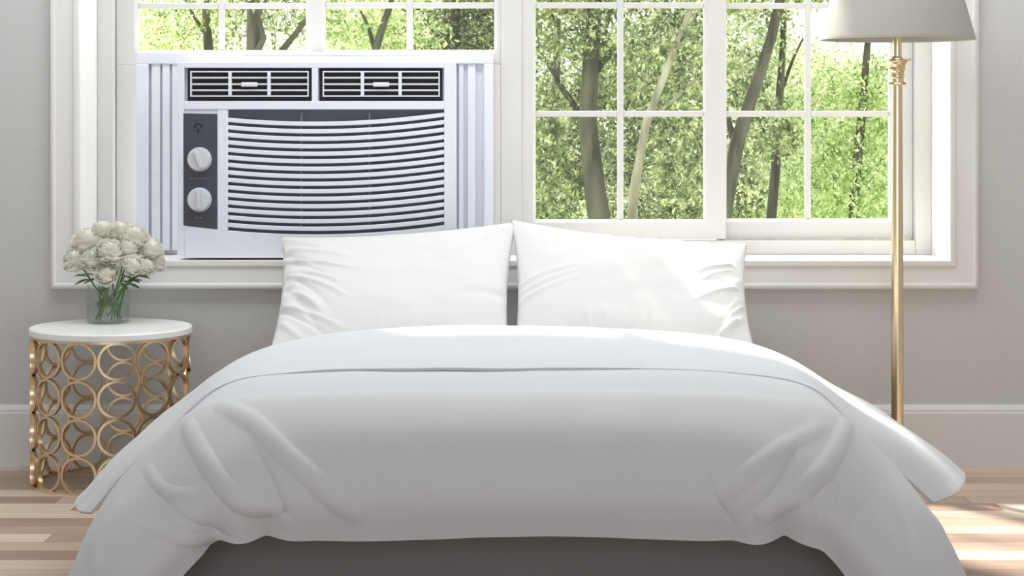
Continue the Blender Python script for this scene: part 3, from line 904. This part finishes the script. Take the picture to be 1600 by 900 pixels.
def leaf_object(name, V, m, parent):
    k = len(V)//4
    me = bpy.data.meshes.new(name); me.vertices.add(len(V)); me.vertices.foreach_set('co', V.astype(np.float32).ravel())
    me.loops.add(len(V)); me.loops.foreach_set('vertex_index', np.arange(len(V), dtype=np.int32))
    me.polygons.add(k); me.polygons.foreach_set('loop_start', np.arange(0, len(V), 4, dtype=np.int32))
    me.update(calc_edges=True); me.validate()
    me.materials.append(m)
    o = bpy.data.objects.new(name, me); COL.objects.link(o)
    if parent: o.parent = parent; o.matrix_parent_inverse = parent_inv(parent)
    return tag(o, kind='stuff')
def tree(px, Y, lab, rad, path, branches, crown, n, size, lm, bark=None, seed=1, group='trees outside the window'):
    """path: (px, py) pairs of the trunk inside the view; it is carried to the ground and up to the crown"""
    pts = [wp(a, b, Y) for a, b in path]
    b0, b1 = pts[0], pts[1]
    dirn = (b1-b0).normalized()
    foot = Vector((b0.x - dirn.x*.25, Y, -.46))
    topd = (pts[-1]-pts[-2]).normalized()
    tops = [pts[-1] + topd*.8*q + Vector((0,0,.35*q)) for q in (1,2,3)]
    allp = [foot] + pts + tops
    rads = [rad*1.25] + [rad*(1-.12*i) for i in range(len(pts))] + [rad*.5, rad*.35, rad*.15]
    root = tag(empty('tree', (foot.x, foot.y, foot.z)), lab, 'tree', group)
    MB().tube(allp, rads, 12).build('trunk', bark or M_BARK, root, smooth=True)
    for br in branches:
        bp = [wp(a, b, Y + dy) for a, b, dy in br[1:]]
        MB().tube(bp, [br[0]*(1-.6*i/(len(bp)-1)) for i in range(len(bp))], 8).build('branch', bark or M_BARK, root, smooth=True)
    cl = [(wx(a,Y+dy), Y+dy, wz(b,Y+dy), rx, ry, rz) for a, b, dy, rx, ry, rz in crown]
    leaf_object('foliage', leaves(cl, int(n*1.9), size*.72, seed), lm, root)
tree(930, 9.0, 'thick dark trunked tree seen through the first large pane column', .10, [(945,400),(930,300),(918,190),(925,60),(935,-60)],
     [(.03,(920),(200),0)] and [(.035,(920,200,0),(880,140,.2),(850,90,.3)),(.03,(925,120,0),(970,60,.2),(1000,-20,.3))],
     [(880,40,0,.55,.5,.35),(960,120,.4,.4,.4,.35),(870,180,.3,.3,.3,.35),(920,-60,0,.9,.8,.5),(860,280,.5,.25,.3,.35)], 5200, .085, L_MID, seed=2)
tree(1000, 8.0, 'pale slender tree leaning right between the two right hand sashes', .042, [(985,400),(990,300),(1010,190),(1045,100),(1085,0)],
     [(.018,(1010,190,0),(1060,150,.2),(1090,120,.2))],
     [(1040,60,.3,.45,.4,.3),(1070,150,.5,.3,.4,.25),(1090,-60,.2,.8,.7,.4),(1060,250,.8,.3,.4,.4)], 4200, .08, L_MID, M_BARKP, seed=3)
tree(1215, 11.0, 'slim dark tree rising left of the muntin in the right sash', .05, [(1200,400),(1212,260),(1216,180),(1222,90),(1226,0)],
     [(.025,(1216,200,0),(1185,140,.2),(1150,100,.3)),(.02,(1218,150,0),(1240,90,.1),(1255,60,.1))],
     [(1160,60,0,.5,.5,.4),(1200,140,.4,.5,.5,.3),(1190,-80,0,1.1,.9,.6),(1240,250,.8,.4,.4,.4)], 4600, .09, L_PALE, seed=4)
tree(1145, 9.5, 'short thick tree leaning right beside the meeting stile', .085, [(1118,400),(1132,320),(1150,230),(1172,160),(1205,60)],
     [(.03,(1150,230,0),(1130,160,.2),(1110,90,.3))],
     [(1150,120,.4,.35,.4,.3),(1200,200,.6,.3,.4,.3),(1180,-40,.2,.8,.7,.4)], 3000, .085, L_MID, seed=5)
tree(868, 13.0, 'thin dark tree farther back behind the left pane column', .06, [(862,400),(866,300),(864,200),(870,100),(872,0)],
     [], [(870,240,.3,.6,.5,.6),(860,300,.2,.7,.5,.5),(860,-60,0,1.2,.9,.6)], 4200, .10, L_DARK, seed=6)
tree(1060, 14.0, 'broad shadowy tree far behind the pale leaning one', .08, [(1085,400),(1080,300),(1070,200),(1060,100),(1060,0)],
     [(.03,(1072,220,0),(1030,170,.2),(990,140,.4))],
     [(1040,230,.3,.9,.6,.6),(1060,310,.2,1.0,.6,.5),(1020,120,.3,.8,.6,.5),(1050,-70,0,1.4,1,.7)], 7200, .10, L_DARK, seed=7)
tree(1360, 10.0, 'sunny light green tree at the right end of the window', .05, [(1330,400),(1335,300),(1345,200),(1352,110),(1360,20)],
     [], [(1320,180,.2,.5,.5,.4),(1370,260,.3,.6,.5,.45),(1310,300,0,.5,.5,.4),(1390,140,.2,.5,.5,.35),(1420,-30,0,.8,.7,.4)], 7500, .075, L_BRIGHT, seed=8)
tree(325, 10.0, 'narrow dark trunked tree above the left air vent', .055, [(322,420),(324,260),(326,80),(322,20),(320,-50)],
     [(.02,(325,60,0),(300,20,.1),(280,-20,.2))], [(265,50,.3,.6,.5,.3),(240,90,.6,.6,.5,.4),(320,-80,0,1.2,.9,.6),(290,180,.8,.8,.6,.7)], 4600, .08, L_BRIGHT, seed=9)
tree(405, 8.5, 'thick brown tree with curving fork over the air conditioner', .085, [(395,420),(392,260),(398,90),(396,20),(392,-50)],
     [(.03,(398,90,-.1),(412,60,-.1),(404,25,-.1),(420,-10,-.1)),(.028,(440,80,.2),(468,45,.2),(492,12,.2),(510,-30,.2))],
     [(385,20,.4,.35,.4,.2),(470,20,.7,.4,.4,.2),(400,-80,0,1.1,.9,.5),(420,180,.8,.7,.6,.6)], 3800, .08, L_MID, seed=10)
tree(590, 9.0, 'tree with forked dark stem left of the middle of the window', .045, [(585,420),(588,260),(586,80),(600,35),(620,-20)],
     [(.02,(586,80,0),(575,40,.1),(560,10,.1))], [(550,35,.3,.5,.4,.25),(620,50,.5,.5,.4,.25),(600,-80,0,1.1,.8,.5),(600,180,.8,.8,.6,.6)], 4200, .08, L_BRIGHT, seed=11)
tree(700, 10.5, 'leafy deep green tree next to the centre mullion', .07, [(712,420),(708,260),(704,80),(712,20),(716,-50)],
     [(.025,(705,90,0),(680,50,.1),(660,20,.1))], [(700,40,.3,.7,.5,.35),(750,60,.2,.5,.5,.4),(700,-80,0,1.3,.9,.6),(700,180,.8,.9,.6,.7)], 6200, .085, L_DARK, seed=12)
def bush(px, py, Y, lab, rx, rz, n, size, lm, seed):
    c = wp(px, py, Y); root = tag(empty('bush', (c.x, Y, -.46)), lab, 'bush', 'bushes outside the window')
    st = MB()
    rg = random.Random(seed)
    for k in range(5):
        st.tube([(c.x+rg.uniform(-.1,.1),Y,-.46),(c.x+rg.uniform(-.5,.5)*rx,Y,c.z*.5-.2),(c.x+rg.uniform(-.8,.8)*rx,Y,c.z)], [.02,.014,.006], 6)
    st.build('stems', M_BARK, root)
    cl = [(c.x+rg.uniform(-.6,.6)*rx, Y+rg.uniform(-.3,.3), -.1+(c.z+rz*.4+.1)*q/5, rx*.6, .5, rz*.5) for q in range(6)]
    cl += [(c.x+rg.uniform(-.8,.8)*rx, Y+rg.uniform(-.3,.3), c.z+rg.uniform(-.5,.5)*rz, rx*.5, .4, rz*.45) for q in range(5)]
    leaf_object('foliage', leaves(cl, int(n*1.9), size*.72, seed), lm, root)
bush(855, 320, 11, 'low green bush at the foot of the left pane column', .5, .45, 3200, .07, L_MID, 21)
bush(1020, 330, 12, 'olive bush filling the bottom pane beside the pale tree', .7, .5, 4500, .07, L_MID, 22)
bush(1165, 325, 15, 'bright lime bush low between the two dark trunks', .5, .3, 3500, .07, L_BRIGHT, 23)
bush(1300, 310, 13, 'pale green bush under the sunny tree', .8, .6, 5500, .07, L_BRIGHT, 24)
bush(1385, 240, 15, 'tall pale bush against the right window jamb', .9, .9, 5500, .08, L_PALE, 25)
bush(240, 40, 14, 'grey green bush at the far left top pane', 1.0, .9, 4500, .08, L_MID, 26)
bush(560, 60, 13, 'yellow green bush above the air conditioner', 1.0, .9, 4500, .08, L_PALE, 27)
# far woodland edge
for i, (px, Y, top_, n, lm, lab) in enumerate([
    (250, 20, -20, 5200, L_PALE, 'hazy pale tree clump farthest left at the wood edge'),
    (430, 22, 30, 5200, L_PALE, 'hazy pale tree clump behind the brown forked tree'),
    (620, 20, -30, 5200, L_MID, 'hazy tree clump behind the forked dark stem'),
    (790, 21, 10, 5200, L_MID, 'hazy tree clump behind the centre mullion'),
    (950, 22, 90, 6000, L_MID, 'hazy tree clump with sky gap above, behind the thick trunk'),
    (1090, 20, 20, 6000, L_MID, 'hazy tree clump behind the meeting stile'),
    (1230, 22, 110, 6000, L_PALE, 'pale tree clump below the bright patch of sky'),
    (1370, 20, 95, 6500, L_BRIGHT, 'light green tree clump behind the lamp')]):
    f = wp(px, 300, Y)
    root = tag(empty('tree_clump', (f.x, Y, -.46)), lab, 'tree', 'distant tree clumps')
    MB().tube([(f.x,Y,-.46),(f.x+.1,Y,1.2),(f.x-.05,Y,wz(top_,Y))], [.10,.08,.03], 8).build('trunk', M_BARK, root, smooth=True)
    zt_ = wz(top_, Y); rg = random.Random(60+i)
    lo, hi = (-4.5, 1.0) if i == 0 else ((-1.0, 4.5) if i == 7 else (-1.0, 1.0))
    if i in (0, 7): n *= 2
    cl = [(f.x+rg.uniform(lo,hi), Y+rg.uniform(-.6,.6), -.1+(zt_+.1)*rg.random(), .85, .7, .5) for q in range(16 if i not in (0,7) else 38)]
    leaf_object('foliage', leaves(cl, int(n*1.5), .10, 80+i), lm, root)
